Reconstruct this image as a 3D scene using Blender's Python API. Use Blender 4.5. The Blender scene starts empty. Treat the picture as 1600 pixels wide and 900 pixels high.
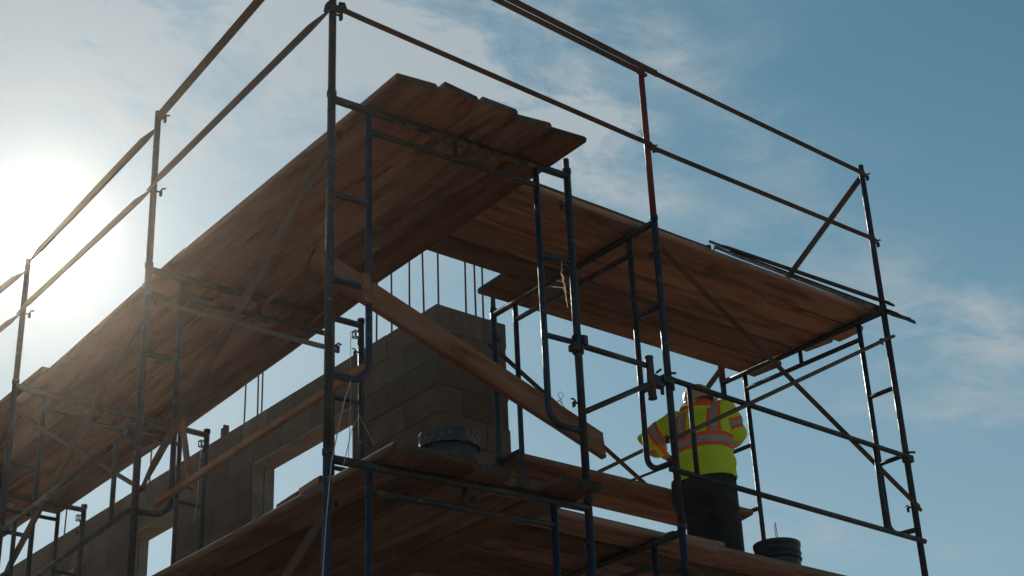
import bpy, bmesh, math, random
from mathutils import Vector, Matrix, noise
random.seed(7)
SC = bpy.context.scene
COL = SC.collection
R = math.radians

# ------------------------------------------------------------------ camera
cam_d = bpy.data.cameras.new('camera'); cam = bpy.data.objects.new('camera', cam_d); COL.objects.link(cam)
CAM = Vector((-4.0076, -6.1921, -4.7968))
_r = Vector((0.782082, -0.621933, -0.039337)); _u = Vector((-0.256422, -0.378698, 0.889289)); _f = Vector((0.567975, 0.685410, 0.455650))
cam.matrix_world = Matrix(((_r.x, _u.x, -_f.x, CAM.x), (_r.y, _u.y, -_f.y, CAM.y), (_r.z, _u.z, -_f.z, CAM.z), (0, 0, 0, 1)))
cam_d.sensor_width = 36; cam_d.lens = 59.307; cam_d.shift_x = 0.00461; cam_d.shift_y = -0.0126
cam_d.clip_start = 0.1; cam_d.clip_end = 3000
SC.camera = cam

# ------------------------------------------------------------------ sky, sun, exposure
SUN_EL, SUN_AZ = R(28.0), R(22.1)                       # azimuth from +Y towards +X
SD = Vector((math.sin(SUN_AZ) * math.cos(SUN_EL), math.cos(SUN_AZ) * math.cos(SUN_EL), math.sin(SUN_EL)))
SC.view_settings.view_transform = 'Standard'; SC.view_settings.look = 'None'
SC.view_settings.gamma = 1.0; SC.view_settings.use_curve_mapping = False
SC.view_settings.exposure = -0.35

W_ = bpy.data.worlds.new('World'); SC.world = W_; W_.use_nodes = True
nt = W_.node_tree; N = nt.nodes; L = nt.links
N.clear()
def nd(tree, t, **kw):
    n = tree.nodes.new(t)
    for k, v in kw.items():
        setattr(n, k, v)
    return n
def val(tree, sock, v):
    if hasattr(v, 'links'):
        tree.links.new(v, sock)
    else:
        sock.default_value = v
def M(tree, op, a, b=None, c=None, clamp=False):
    n = nd(tree, 'ShaderNodeMath', operation=op); n.use_clamp = clamp
    val(tree, n.inputs[0], a)
    if b is not None: val(tree, n.inputs[1], b)
    if c is not None: val(tree, n.inputs[2], c)
    return n.outputs[0]
def VM(tree, op, a, b=None):
    n = nd(tree, 'ShaderNodeVectorMath', operation=op)
    val(tree, n.inputs[0], a)
    if b is not None: val(tree, n.inputs[1], b)
    return n.outputs['Value'] if op in ('DOT_PRODUCT', 'LENGTH') else n.outputs[0]
def MR(tree, v, a, b, c=0.0, d=1.0, smooth=False):
    n = nd(tree, 'ShaderNodeMapRange')
    if smooth: n.interpolation_type = 'SMOOTHSTEP'
    val(tree, n.inputs[0], v)
    n.inputs[1].default_value = a; n.inputs[2].default_value = b; n.inputs[3].default_value = c; n.inputs[4].default_value = d
    return n.outputs[0]
def MIX(tree, f, a, b, mode='MIX'):
    n = nd(tree, 'ShaderNodeMix', data_type='RGBA', blend_type=mode)
    val(tree, n.inputs[0], f); val(tree, n.inputs[6], a); val(tree, n.inputs[7], b)
    return n.outputs[2]
def NOISE(tree, vec, scale, detail=4.0, rough=0.55, dist=0.0):
    n = nd(tree, 'ShaderNodeTexNoise')
    if vec is not None: tree.links.new(vec, n.inputs['Vector'])
    n.inputs['Scale'].default_value = scale; n.inputs['Detail'].default_value = detail
    n.inputs['Roughness'].default_value = rough; n.inputs['Distortion'].default_value = dist
    return n.outputs[0]

sky = nd(nt, 'ShaderNodeTexSky', sky_type='NISHITA')
sky.sun_disc = False; sky.sun_elevation = SUN_EL; sky.sun_rotation = SUN_AZ
sky.altitude = 200; sky.air_density = 1.0; sky.dust_density = 0.25; sky.ozone_density = 1.0
hsv = nd(nt, 'ShaderNodeHueSaturation'); hsv.inputs['Hue'].default_value = 0.468; hsv.inputs['Saturation'].default_value = 1.06
hsv.inputs['Value'].default_value = 0.97
tint = MIX(nt, 1.0, sky.outputs[0], (0.86, 1.02, 1.09, 1), 'MULTIPLY'); L.new(tint, hsv.inputs['Color'])
geo = nd(nt, 'ShaderNodeTexCoord'); dirv = geo.outputs['Generated']
sep = nd(nt, 'ShaderNodeSeparateXYZ'); L.new(dirv, sep.inputs[0])
zc = M(nt, 'MAXIMUM', sep.outputs[2], 0.08)
px = M(nt, 'DIVIDE', sep.outputs[0], zc); py = M(nt, 'DIVIDE', sep.outputs[1], zc)
cmb = nd(nt, 'ShaderNodeCombineXYZ'); L.new(px, cmb.inputs[0]); L.new(py, cmb.inputs[1])
mp = nd(nt, 'ShaderNodeMapping'); mp.inputs['Rotation'].default_value = (0, 0, R(38)); mp.inputs['Scale'].default_value = (1.0, 1.45, 1.0)
mp.inputs['Location'].default_value = (3.1, 1.7, 0)
L.new(cmb.outputs[0], mp.inputs[0])
n1 = NOISE(nt, mp.outputs[0], 5.5, 9.0, 0.66, 0.35)
n2 = NOISE(nt, mp.outputs[0], 0.7, 2.0, 0.5)
cl = MR(nt, n1, 0.32, 0.72, smooth=True)
cl2 = MR(nt, n2, 0.42, 0.70, 0.0, 0.30, smooth=True)
warp = nd(nt, 'ShaderNodeTexNoise'); L.new(cmb.outputs[0], warp.inputs['Vector']); warp.inputs['Scale'].default_value = 4.0; warp.inputs['Detail'].default_value = 4.0
wv = VM(nt, 'ADD', cmb.outputs[0], VM(nt, 'MULTIPLY', VM(nt, 'SUBTRACT', warp.outputs[1], (.5, .5, .5)), (.34, .34, 0)))
def dirpix(x, y):
    v = _f + _r * ((x - 792.62) / 2635.9) - _u * ((y - 429.84) / 2635.9); return v.x / v.z, v.y / v.z
banks = None
for (bx, by), ra, rb, an, k_ in (((635, 60), .34, .11, -38, .62), ((835, 150), .26, .10, -70, .60), ((1060, 100), .30, .07, -25, .40), ((945, 262), .22, .08, -30, .55), ((1470, 520), .50, .13, -35, .42),
                      ((110, 25), .42, .17, 5, .95), ((60, 120), .5, .12, -20, .4), ((1200, 230), .22, .06, -40, .20), ((1220, 380), .16, .08, -50, .25), ((560, 70), .3, .12, -20, .2), ((1200, 820), .7, .2, -10, .22), ((1560, 650), .5, .1, -5, .25)):
    if bx > 400: ra *= .62; rb *= .72
    cxx, cyy = dirpix(bx, by); ex, ey = dirpix(bx + 60 * math.cos(R(an)), by - 60 * math.sin(R(an))); th = math.atan2(ey - cyy, ex - cxx)
    d = VM(nt, 'SUBTRACT', wv, (cxx, cyy, 0))
    u1 = VM(nt, 'DOT_PRODUCT', d, (math.cos(th) / ra, math.sin(th) / ra, 0)); u2 = VM(nt, 'DOT_PRODUCT', d, (-math.sin(th) / rb, math.cos(th) / rb, 0))
    q = M(nt, 'MULTIPLY', M(nt, 'EXPONENT', M(nt, 'MULTIPLY', M(nt, 'ADD', M(nt, 'MULTIPLY', u1, u1), M(nt, 'MULTIPLY', u2, u2)), -1.0)), k_)
    banks = q if banks is None else M(nt, 'ADD', banks, q)
wisps = M(nt, 'MULTIPLY', cl, M(nt, 'ADD', M(nt, 'MULTIPLY', cl2, .5), banks))
# thin high cirrus thickens towards the sun's side of the sky
sund = nd(nt, 'ShaderNodeCombineXYZ')
for i in range(3): sund.inputs[i].default_value = SD[i]
cosang = VM(nt, 'DOT_PRODUCT', dirv, sund.outputs[0])
ang = M(nt, 'ARCCOSINE', M(nt, 'MINIMUM', cosang, 0.999999))
veil = MR(nt, ang, 0.0, 0.45, 0.20, 0.0, True)
low = MR(nt, sep.outputs[2], 0.58, 0.22, 0.0, 0.34, True)
cover = M(nt, 'MINIMUM', M(nt, 'ADD', M(nt, 'ADD', M(nt, 'MULTIPLY', wisps, 2.0), veil), low), 0.9)
cloudcol = nd(nt, 'ShaderNodeRGB'); cloudcol.outputs[0].default_value = (6.3, 7.2, 7.7, 1)
base = MIX(nt, cover, hsv.outputs[0], cloudcol.outputs[0])
def aur(a, s):
    return M(nt, 'MULTIPLY', M(nt, 'EXPONENT', M(nt, 'MULTIPLY', ang, -1.0 / s)), a)
glow = M(nt, 'ADD', aur(320.0, 0.0075), aur(2.8, 0.045)); wide = aur(2.3, 0.16)
gcol = nd(nt, 'ShaderNodeRGB'); gcol.outputs[0].default_value = (1.0, 0.90, 0.70, 1)
gl = nd(nt, 'ShaderNodeVectorMath', operation='SCALE'); L.new(gcol.outputs[0], gl.inputs[0]); L.new(glow, gl.inputs['Scale'])
wcol = nd(nt, 'ShaderNodeRGB'); wcol.outputs[0].default_value = (0.86, 1.0, 1.08, 1)
wl = nd(nt, 'ShaderNodeVectorMath', operation='SCALE'); L.new(wcol.outputs[0], wl.inputs[0]); L.new(wide, wl.inputs['Scale'])
tot = VM(nt, 'ADD', VM(nt, 'ADD', base, gl.outputs[0]), wl.outputs[0])
bg = nd(nt, 'ShaderNodeBackground'); L.new(tot, bg.inputs[0]); bg.inputs[1].default_value = 0.08
wo = nd(nt, 'ShaderNodeOutputWorld'); L.new(bg.outputs[0], wo.inputs[0])

sd_ = bpy.data.lights.new('sun', 'SUN'); sd_.energy = 3.6; sd_.angle = R(0.53); sd_.color = (1.0, 0.92, 0.80)
sun = bpy.data.objects.new('sun', sd_); COL.objects.link(sun)
sun.rotation_euler = SD.to_track_quat('Z', 'Y').to_euler(); sun.location = (8, 20, 14)

# ------------------------------------------------------------------ materials
def new_mat(name):
    m = bpy.data.materials.new(name); m.use_nodes = True
    t = m.node_tree; b = t.nodes['Principled BSDF']
    return m, t, b
def ocoord(t, scale=(1, 1, 1)):
    tc = nd(t, 'ShaderNodeTexCoord'); oi = nd(t, 'ShaderNodeObjectInfo')
    off = VM(t, 'MULTIPLY', nd_comb(t, oi.outputs['Random']), (37.0, 19.0, 53.0))
    v = VM(t, 'ADD', tc.outputs['Object'], off)
    return VM(t, 'MULTIPLY', v, scale), oi.outputs['Random'], tc.outputs['Object']
def nd_comb(t, s):
    c = nd(t, 'ShaderNodeCombineXYZ')
    for i in range(3): t.links.new(s, c.inputs[i])
    return c.outputs[0]
def bump(t, b, h, strength, dist):
    n = nd(t, 'ShaderNodeBump'); n.inputs['Strength'].default_value = strength; n.inputs['Distance'].default_value = dist
    t.links.new(h, n.inputs['Height']); t.links.new(n.outputs[0], b.inputs['Normal'])

def wood_mat(name, dark, lite, stain=(0.34, 0.30, 0.26), grain=1.0, stain_amt=0.45):
    m, t, b = new_mat(name)
    v, rnd, _ = ocoord(t, (0.55, 6.5, 6.5))
    g = NOISE(t, v, 1.7, 7.0, 0.66, 0.25)                                   # broad grain
    v3, _, _ = ocoord(t, (2.0, 55.0, 55.0))
    fine = NOISE(t, v3, 1.5, 3.0, 0.7, 0.2)
    v2, _, _ = ocoord(t, (0.9, 4.5, 4.5))
    blot = NOISE(t, v2, 1.7, 6.0, 0.62, 0.9)                              # dirt and damp
    dust = NOISE(t, ocoord(t, (1.6, 4.5, 4.5))[0], 3.1, 7.0, 0.72, 0.5)
    rough_ = NOISE(t, ocoord(t)[0], 26.0, 5.0, 0.75)
    mid = tuple((a_ + b_) / 2 for a_, b_ in zip(dark, lite))
    c = MIX(t, MR(t, g, 0.36, 0.64), (*[k_ * .8 for k_ in mid], 1), (*lite, 1))
    c = MIX(t, MR(t, fine, 0.50, 0.70, 0, 0.36), c, (*dark, 1))
    grey = sum(lite) / 3
    c = MIX(t, MR(t, dust, 0.44, 0.70, 0, 0.55), c, (grey * 1.25, grey * 1.08, grey * .92, 1))
    c = MIX(t, MR(t, blot, 0.49, 0.66, 0, 0.72), c, (dark[0] * .62, dark[1] * .60, dark[2] * .58, 1))
    st = NOISE(t, ocoord(t, (1.0, 1.4, 1.4))[0], 5.6, 6.0, 0.72, 0.3)
    c = MIX(t, MR(t, st, 0.60, 0.70, 0, stain_amt), c, (*stain, 1))
    wv_ = nd(t, 'ShaderNodeTexVoronoi'); wv_.feature = 'F1'; t.links.new(ocoord(t, (1.0, 2.4, 2.4))[0], wv_.inputs['Vector']); wv_.inputs['Scale'].default_value = 2.1
    c = MIX(t, MR(t, wv_.outputs['Distance'], 0.02, 0.05, 0.85, 0.0), c, (dark[0] * .35, dark[1] * .3, dark[2] * .28, 1))   # knots
    k = M(t, 'MULTIPLY_ADD', rnd, 0.75, 0.62)
    sc = nd(t, 'ShaderNodeVectorMath', operation='SCALE'); t.links.new(c, sc.inputs[0]); t.links.new(k, sc.inputs['Scale'])
    t.links.new(sc.outputs[0], b.inputs['Base Color'])
    b.inputs['Roughness'].default_value = 0.92; b.inputs['Specular IOR Level'].default_value = 0.15
    bump(t, b, M(t, 'ADD', M(t, 'MULTIPLY', g, 0.5), M(t, 'ADD', M(t, 'MULTIPLY', fine, 0.5), M(t, 'MULTIPLY', rough_, 0.5))), 0.8 * grain, 0.005)
    return m
def steel_mat(name, col, rust=(0.10, 0.042, 0.02), rust_lo=0.56, splat=0.68, rough=0.42, spl_col=(0.33, 0.30, 0.26)):
    m, t, b = new_mat(name)
    v, rnd, _ = ocoord(t)
    a = NOISE(t, v, 9.0, 6.0, 0.68, 0.4); s = NOISE(t, v, 38.0, 4.0, 0.7); lg = NOISE(t, v, 2.3, 3.0, 0.5)
    c = MIX(t, MR(t, lg, 0.3, 0.7), (col[0] * .6, col[1] * .6, col[2] * .6, 1), (*col, 1))
    c = MIX(t, MR(t, a, rust_lo, rust_lo + .1, 0, 0.9), c, (*rust, 1))
    ms = M(t, 'MULTIPLY', MR(t, s, splat - .06, splat + .02), MR(t, lg, 0.40, 0.62))
    c = MIX(t, ms, c, (*spl_col, 1))
    t.links.new(c, b.inputs['Base Color'])
    t.links.new(MR(t, a, 0.4, 0.65, rough, 0.8), b.inputs['Roughness'])
    bump(t, b, M(t, 'ADD', a, M(t, 'MULTIPLY', ms, 1.2)), 0.5, 0.003)
    return m
def plain_mat(name, col, rough=0.8, amp=0.35, scale=14.0, bstr=0.4, bdist=0.004, metal=0.0):
    m, t, b = new_mat(name)
    v, rnd, _ = ocoord(t)
    a = NOISE(t, v, scale, 6.0, 0.65)
    lo = 1 - amp
    c = MIX(t, MR(t, a, 0.3, 0.7), (col[0] * lo, col[1] * lo, col[2] * lo, 1), (min(1, col[0] * (1 + amp * .6)), min(1, col[1] * (1 + amp * .6)), min(1, col[2] * (1 + amp * .6)), 1))
    t.links.new(c, b.inputs['Base Color'])
    b.inputs['Roughness'].default_value = rough; b.inputs['Metallic'].default_value = metal
    bump(t, b, a, bstr, bdist)
    return m
def block_mat(name, col):
    m, t, b = new_mat(name)
    v, rnd, _ = ocoord(t)
    a = NOISE(t, v, 5.0, 4.0, 0.6); f = NOISE(t, v, 90.0, 4.0, 0.75); d = NOISE(t, v, 2.0, 5.0, 0.6, 0.8)
    k = M(t, 'MULTIPLY_ADD', rnd, 0.35, 0.72)
    c = MIX(t, MR(t, a, 0.3, 0.7), (col[0] * .75, col[1] * .74, col[2] * .72, 1), (*col, 1))
    c = MIX(t, MR(t, f, 0.50, 0.68, 0, 0.75), c, (col[0] * .35, col[1] * .33, col[2] * .3, 1))
    c = MIX(t, MR(t, d, 0.55, 0.66, 0, 0.5), c, (col[0] * .5, col[1] * .46, col[2] * .42, 1))
    sc = nd(t, 'ShaderNodeVectorMath', operation='SCALE'); t.links.new(c, sc.inputs[0]); t.links.new(k, sc.inputs['Scale'])
    t.links.new(sc.outputs[0], b.inputs['Base Color'])
    b.inputs['Roughness'].default_value = 0.95; b.inputs['Specular IOR Level'].default_value = 0.15
    bump(t, b, M(t, 'ADD', M(t, 'MULTIPLY', a, 0.5), f), 0.9, 0.004)
    return m

WOOD = wood_mat('plank_wood', (0.125, 0.070, 0.048), (0.345, 0.195, 0.138))
WOOD_RED = wood_mat('plank_wood_reddish', (0.140, 0.066, 0.044), (0.385, 0.190, 0.125))
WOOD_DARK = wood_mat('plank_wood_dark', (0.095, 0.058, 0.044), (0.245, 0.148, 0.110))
WOOD_ORANGE = wood_mat('orange_sunlit_wood', (0.21, 0.095, 0.048), (0.36, 0.17, 0.09), stain_amt=0.1)  # orange wood, also the sunlight colour of the strips along plank edges
WOOD_SHADED = wood_mat('plank_wood_shaded', (0.065, 0.040, 0.031), (0.175, 0.108, 0.082), stain_amt=0.3)  # darker wood copy, shade of the lower decks put into its colour
WOOD_END = wood_mat('weathered_end_grain', (0.05, 0.032, 0.024), (0.12, 0.078, 0.058), stain_amt=0.2)
WOOD_BEAM = wood_mat('beam_wood', (0.17, 0.066, 0.034), (0.36, 0.155, 0.080), stain_amt=0.15)
STEEL = steel_mat('navy_painted_steel', (0.014, 0.022, 0.036), splat=0.67)
STEEL_BLUE = steel_mat('blue_painted_steel', (0.013, 0.026, 0.055), rust_lo=0.57)
STEEL_DARK = steel_mat('dirty_dark_steel', (0.016, 0.021, 0.025), rust_lo=0.55, splat=0.66, spl_col=(0.16, 0.15, 0.13))
STEEL_RED = steel_mat('red_painted_steel', (0.22, 0.020, 0.014), rust=(0.12, 0.03, 0.02), rust_lo=0.6, splat=0.75)
BRACE = steel_mat('rusty_galvanised_steel', (0.085, 0.065, 0.052), rust=(0.13, 0.062, 0.032), rust_lo=0.48, splat=0.72, rough=0.6)
REBAR = steel_mat('rebar_steel', (0.05, 0.032, 0.024), rust=(0.10, 0.04, 0.02), rust_lo=0.45, splat=0.8, rough=0.75)
WIRE = plain_mat('wire_metal', (0.12, 0.10, 0.085), 0.5, 0.3, 30, 0.2)
BLOCK = block_mat('concrete_block', (0.180, 0.130, 0.102))
BLOCK_LITE = block_mat('pale_concrete_block', (0.34, 0.29, 0.25))
MORTAR = plain_mat('mortar', (0.11, 0.088, 0.072), 0.95, 0.3, 40, 0.6)
SOIL = plain_mat('sandy_soil', (0.30, 0.20, 0.14), 0.97, 0.35, 0.6, 0.6, 0.05)

# ------------------------------------------------------------------ mesh helpers
class MB:
    def __init__(s): s.v = []; s.f = []; s.mi = []; s.sm = []
    def add(s, vs, fs, mi=0, smooth=True):
        o = len(s.v); s.v += [tuple(v) for v in vs]
        for f in fs: s.f.append(tuple(i + o for i in f)); s.mi.append(mi); s.sm.append(smooth)
    def box(s, c, d, rot=None, mi=0):
        c = Vector(c); vs = []
        for z in (-1, 1):
            for x, y in ((-1, -1), (1, -1), (1, 1), (-1, 1)):
                p = Vector((x * d[0] / 2, y * d[1] / 2, z * d[2] / 2))
                if rot is not None: p = rot @ p
                vs.append(c + p)
        s.add(vs, [(3, 2, 1, 0), (4, 5, 6, 7), (0, 1, 5, 4), (1, 2, 6, 5), (2, 3, 7, 6), (3, 0, 4, 7)], mi, False)
    def path(s, pts, rad, n=10, mi=0, cap=True, flat=None):
        """tube along pts; rad number or list; flat=(a,b) makes elliptical section"""
        pts = [Vector(p) for p in pts]; k = len(pts)
        rad = rad if isinstance(rad, (list, tuple)) else [rad] * k
        t0 = (pts[1] - pts[0]).normalized()
        ref = Vector((0, 0, 1)) if abs(t0.z) < 0.9 else Vector((1, 0, 0))
        nx = (ref - t0 * ref.dot(t0)).normalized(); vs = []
        for i in range(k):
            if i == 0: t = pts[1] - pts[0]
            elif i == k - 1: t = pts[-1] - pts[-2]
            else: t = (pts[i + 1] - pts[i]).normalized() + (pts[i] - pts[i - 1]).normalized()
            t.normalize(); nx = (nx - t * nx.dot(t)).normalized(); ny = t.cross(nx)
            for j in range(n):
                a = 2 * math.pi * j / n
                fa, fb = flat if flat else (1, 1)
                vs.append(pts[i] + (nx * math.cos(a) * fa + ny * math.sin(a) * fb) * rad[i])
        fs = [(i * n + j, i * n + (j + 1) % n, (i + 1) * n + (j + 1) % n, (i + 1) * n + j) for i in range(k - 1) for j in range(n)]
        s.add(vs, fs, mi, True)
        if cap:
            o = len(s.v) - len(vs)
            s.f.append(tuple(o + j for j in range(n))[::-1]); s.mi.append(mi); s.sm.append(False)
            s.f.append(tuple(o + (k - 1) * n + j for j in range(n))); s.mi.append(mi); s.sm.append(False)
    def rings(s, rs, mi=0, cap=True, smooth=True):
        n = len(rs[0]); k = len(rs); o = len(s.v)
        vs = [p for r_ in rs for p in r_]
        s.add(vs, [(i * n + j, i * n + (j + 1) % n, (i + 1) * n + (j + 1) % n, (i + 1) * n + j) for i in range(k - 1) for j in range(n)], mi, smooth)
        if cap:
            s.f.append(tuple(o + j for j in range(n))[::-1]); s.mi.append(mi); s.sm.append(False)
            s.f.append(tuple(o + (k - 1) * n + j for j in range(n))); s.mi.append(mi); s.sm.append(False)
    def mesh(s, name, mats):
        me = bpy.data.meshes.new(name); me.from_pydata(s.v, [], s.f)
        for m in (mats if isinstance(mats, (list, tuple)) else [mats]): me.materials.append(m)
        me.polygons.foreach_set('material_index', s.mi); me.polygons.foreach_set('use_smooth', s.sm)
        me.update(); return me
    def build(s, name, mats, parent=None, loc=None):
        return link(name, s.mesh(name, mats), parent, loc)
def link(name, me, parent=None, loc=None):
    o = bpy.data.objects.new(name, me); COL.objects.link(o)
    if parent: o.parent = parent
    if loc is not None: o.location = loc
    return o
def tag(o, label=None, cat=None, group=None, kind=None):
    if label: o['label'] = label
    if cat: o['category'] = cat
    if group: o['group'] = group
    if kind: o['kind'] = kind
    return o
def empty(name, label, cat, group=None, loc=(0, 0, 0), mat=None):
    o = bpy.data.objects.new(name, None); COL.objects.link(o); o.empty_display_size = 0.1
    if mat is not None: o.matrix_world = mat
    else: o.location = loc
    return tag(o, label, cat, group)

# ------------------------------------------------------------------ haze volume added to spread glare round the sun
HZ = bpy.data.materials.new('glare_haze'); HZ.use_nodes = True; ht = HZ.node_tree; ht.nodes.clear()
hv = ht.nodes.new('ShaderNodeVolumePrincipled'); ho = ht.nodes.new('ShaderNodeOutputMaterial'); ht.links.new(hv.outputs[0], ho.inputs['Volume'])
hv.inputs['Color'].default_value = (1.0, 0.90, 0.76, 1); hv.inputs['Density'].default_value = 0.00056; hv.inputs['Anisotropy'].default_value = 0.93
m = MB(); m.box((0, 0, -2.3), (1300, 1300, 10.0)); hz = m.build('haze', HZ); tag(hz, kind='stuff')

# ------------------------------------------------------------------ ground
GZ = -6.25
g = MB(); k = 48
def gh(x, y): return GZ + 0.05 * noise.noise(Vector((x * .35, y * .35, 0))) - 0.03
xs = [-600 + 1200 * (i / k) for i in range(k + 1)]
xs = [math.copysign(abs(x / 600) ** 2.2 * 600, x) for x in xs]
g.v = [(x, y, gh(x, y)) for y in xs for x in xs]
g.f = [(j * (k + 1) + i, j * (k + 1) + i + 1, (j + 1) * (k + 1) + i + 1, (j + 1) * (k + 1) + i) for j in range(k) for i in range(k)]
g.mi = [0] * len(g.f); g.sm = [True] * len(g.f)
tag(g.build('ground', SOIL), kind='structure')

# ------------------------------------------------------------------ scaffold frames
FW, SO, FH = 1.524, 0.222, 1.95          # width, strut offset, lift height
RU1, RU2, JB = 0.555, 1.03, 1.53         # rungs and bend depth below the header
RL, RS, RB = 0.0213, 0.0165, 0.0175
class Fr:
    def __init__(s, x, y, z, az, tilt, lx, ly): s.o = Vector((x, y, z)); s.az = az; s.t = tilt; s.l = Vector((lx, ly, 1))
    def p(s, u, z, off=0.0):
        d = Vector((math.cos(s.az), math.sin(s.az), s.t)); q = Vector((-math.sin(s.az), math.cos(s.az), 0))
        return s.o + d * u + s.l * z + q * off
    def mat(s, lift):
        Z = s.l.normalized(); X = Vector((math.cos(s.az), math.sin(s.az), s.t)); X = (X - Z * X.dot(Z)).normalized(); Y = Z.cross(X)
        o = s.p(0, -FH * lift)
        return Matrix(((X.x, Y.x, Z.x, o.x), (X.y, Y.y, Z.y, o.y), (X.z, Y.z, Z.z, o.z), (0, 0, 0, 1)))
FA = Fr(-0.0754, -0.1149, -0.070, -0.0343, 0.0201, 0.008, 0.0089)
F1 = Fr(0.0618, 2.0926, -0.0571, -0.0110, 0.0160, 0.0028, 0.0141)
F2 = Fr(0.1252, 4.137, -0.0624, 0.0387, -0.0091, -0.0056, -0.0189)
F3 = Fr(0.13, 6.215, -0.05, 0.012, 0.0, 0.0, 0.0)
F4 = Fr(0.13, 8.34, -0.05, 0.012, 0.0, 0.0, 0.0)
FB = Fr(2.3742, 0.1014, 0.0806, 1.5957, -0.0112, 0.0026, 0.0023)
FC = Fr(4.5540, 0.160, 0.0987, 1.5765, 0.0184, -0.0136, -0.0090)

def leg_mesh(bottom=-FH + 0.035):
    m = MB(); m.path([(0, 0, 0.0), (0, 0, bottom)], RL, 14); return m
def frame_meshes():
    d = {}
    m = MB(); m.path([(0, 0, 0.03), (0, 0, -FH + 0.055)], RL, 14)
    m.path([(0, 0, 0.045), (0, 0, 0.015)], RL + .004, 14)                 # collar
    d['leg'] = m
    m = MB(); m.path([(0.0, 0, 0), (FW, 0, 0)], RL, 12); d['header'] = m
    m = MB(); m.path([(SO, 0, -0.125), (FW - SO, 0, -0.125)], RS, 10); d['lower_bar'] = m
    m = MB(); m.path([(FW / 2, 0, -0.02), (FW / 2, 0, -0.12)], RS * .9, 8); d['spacer'] = m
    def strut(sg):
        m = MB(); x0 = SO if sg > 0 else FW - SO; rb = 0.10
        pts = [(x0, 0, -0.015), (x0, 0, -JB + rb)]
        for i in range(1, 9):
            a = math.pi / 2 * i / 8
            pts.append((x0 - sg * rb * (1 - math.cos(a)), 0, -JB + rb - rb * math.sin(a)))
        pts.append((x0 - sg * (SO - 0.012), 0, -JB - 0.004)); m.path(pts, RB, 10); return m
    d['strut_a'] = strut(1); d['strut_b'] = strut(-1)
    m = MB(); m.path([(0.01, 0, 0), (SO, 0, 0)], RS * .93, 10); d['rung'] = m
    m = MB()                                                              # drop-lock for a brace: stud, plate and hook
    m.path([(0, 0, 0), (0.035, 0, 0)], .006, 8); m.path([(0.02, 0, .004), (0.035, 0, .018), (0.052, 0, .014)], .005, 6)
    m.box((0.034, 0, -.012), (.006, .022, .03)); d['lock'] = m
    m = MB()                                                              # small open box bracket
    w, h, dp = .028, .042, .034
    for sx in (-1, 1):
        for sy in (-1, 1):
            m.path([(sx * w / 2, sy * dp / 2, -h / 2), (sx * w / 2, sy * dp / 2, h / 2)], .0042, 6)
    for sz in (-1, 1):
        for sy in (-1, 1): m.path([(-w / 2 - .004, sy * dp / 2, sz * h / 2), (w / 2 + .004, sy * dp / 2, sz * h / 2)], .0045, 6)
        for sx in (-1, 1): m.path([(sx * w / 2, -dp / 2, sz * h / 2), (sx * w / 2, dp / 2, sz * h / 2)], .0045, 6)
    m.path([(w / 2, 0, -h / 2), (w / 2 + .02, 0, -h / 2 - .01)], .005, 6); m.path([(w/2+.004, 0, -h/2), (w/2+.004, 0, -h/2 - .05)], .005, 6)
    d['box'] = m
    return d
FM = frame_meshes()
FME = {}
def shear(F, v):
    c, s_ = math.cos(F.az), math.sin(F.az); lx = F.l.x * c + F.l.y * s_; ly = -F.l.x * s_ + F.l.y * c
    return (v[0] + lx * v[2], v[1] + ly * v[2], v[2] + F.t * v[0])
def fme(F, key, mat):
    k_ = (id(F), key, mat.name)
    if k_ not in FME:
        q = FM[key]; m = MB(); m.v = [shear(F, v) for v in q.v]; m.f = q.f; m.mi = q.mi; m.sm = q.sm
        FME[k_] = m.mesh('frame_' + key, mat)
    return FME[k_]
def frame(F, lift, label, leg_m=STEEL, bar_m=STEEL_DARK, str_m=STEEL, box=False):
    e = empty('scaffold_frame', label, 'scaffold frame', 'steel scaffold frames', loc=F.p(0, -FH * lift)); e.rotation_euler = (0, 0, F.az)
    def lk(nm, key, mt, loc=(0, 0, 0)): return link(nm, fme(F, key, mt), e, shear(F, loc))
    lk('outer_leg', 'leg', leg_m); lk('inner_leg', 'leg', leg_m, (FW, 0, 0))
    lk('header', 'header', bar_m); lk('lower_bar', 'lower_bar', bar_m); lk('spacer', 'spacer', bar_m)
    lk('strut', 'strut_a', str_m); lk('strut', 'strut_b', str_m)
    for z in (-RU1, -RU2):
        lk('rung', 'rung', str_m, (0, 0, z)); lk('rung', 'rung', str_m, (FW - SO, 0, z))
    for z in (-.20, -1.38):
        lk('brace_lock', 'lock', bar_m, (RL * .8, 0.0, z))
        o = lk('brace_lock', 'lock', bar_m, (FW - RL * .8, 0.0, z)); o.rotation_euler = (0, 0, math.pi)
    if box: lk('bracket', 'box', bar_m, (FW - .042, 0, -.075))
    return e
spots = [(FA, 'corner', STEEL_BLUE, 'at the near corner of the scaffold'), (F1, 'one', STEEL, 'second along the left run'),
         (F2, 'two', STEEL, 'third along the left run, by the sun glare'), (F3, 'three', STEEL, 'fourth along the left run, at the lower left edge'),
         (F4, 'four', STEEL, 'farthest along the left run, past the picture edge'),
         (FB, 'b', STEEL, 'middle of the right run, below the red post'), (FC, 'c', STEEL, 'closing the right end of the scaffold')]
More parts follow.
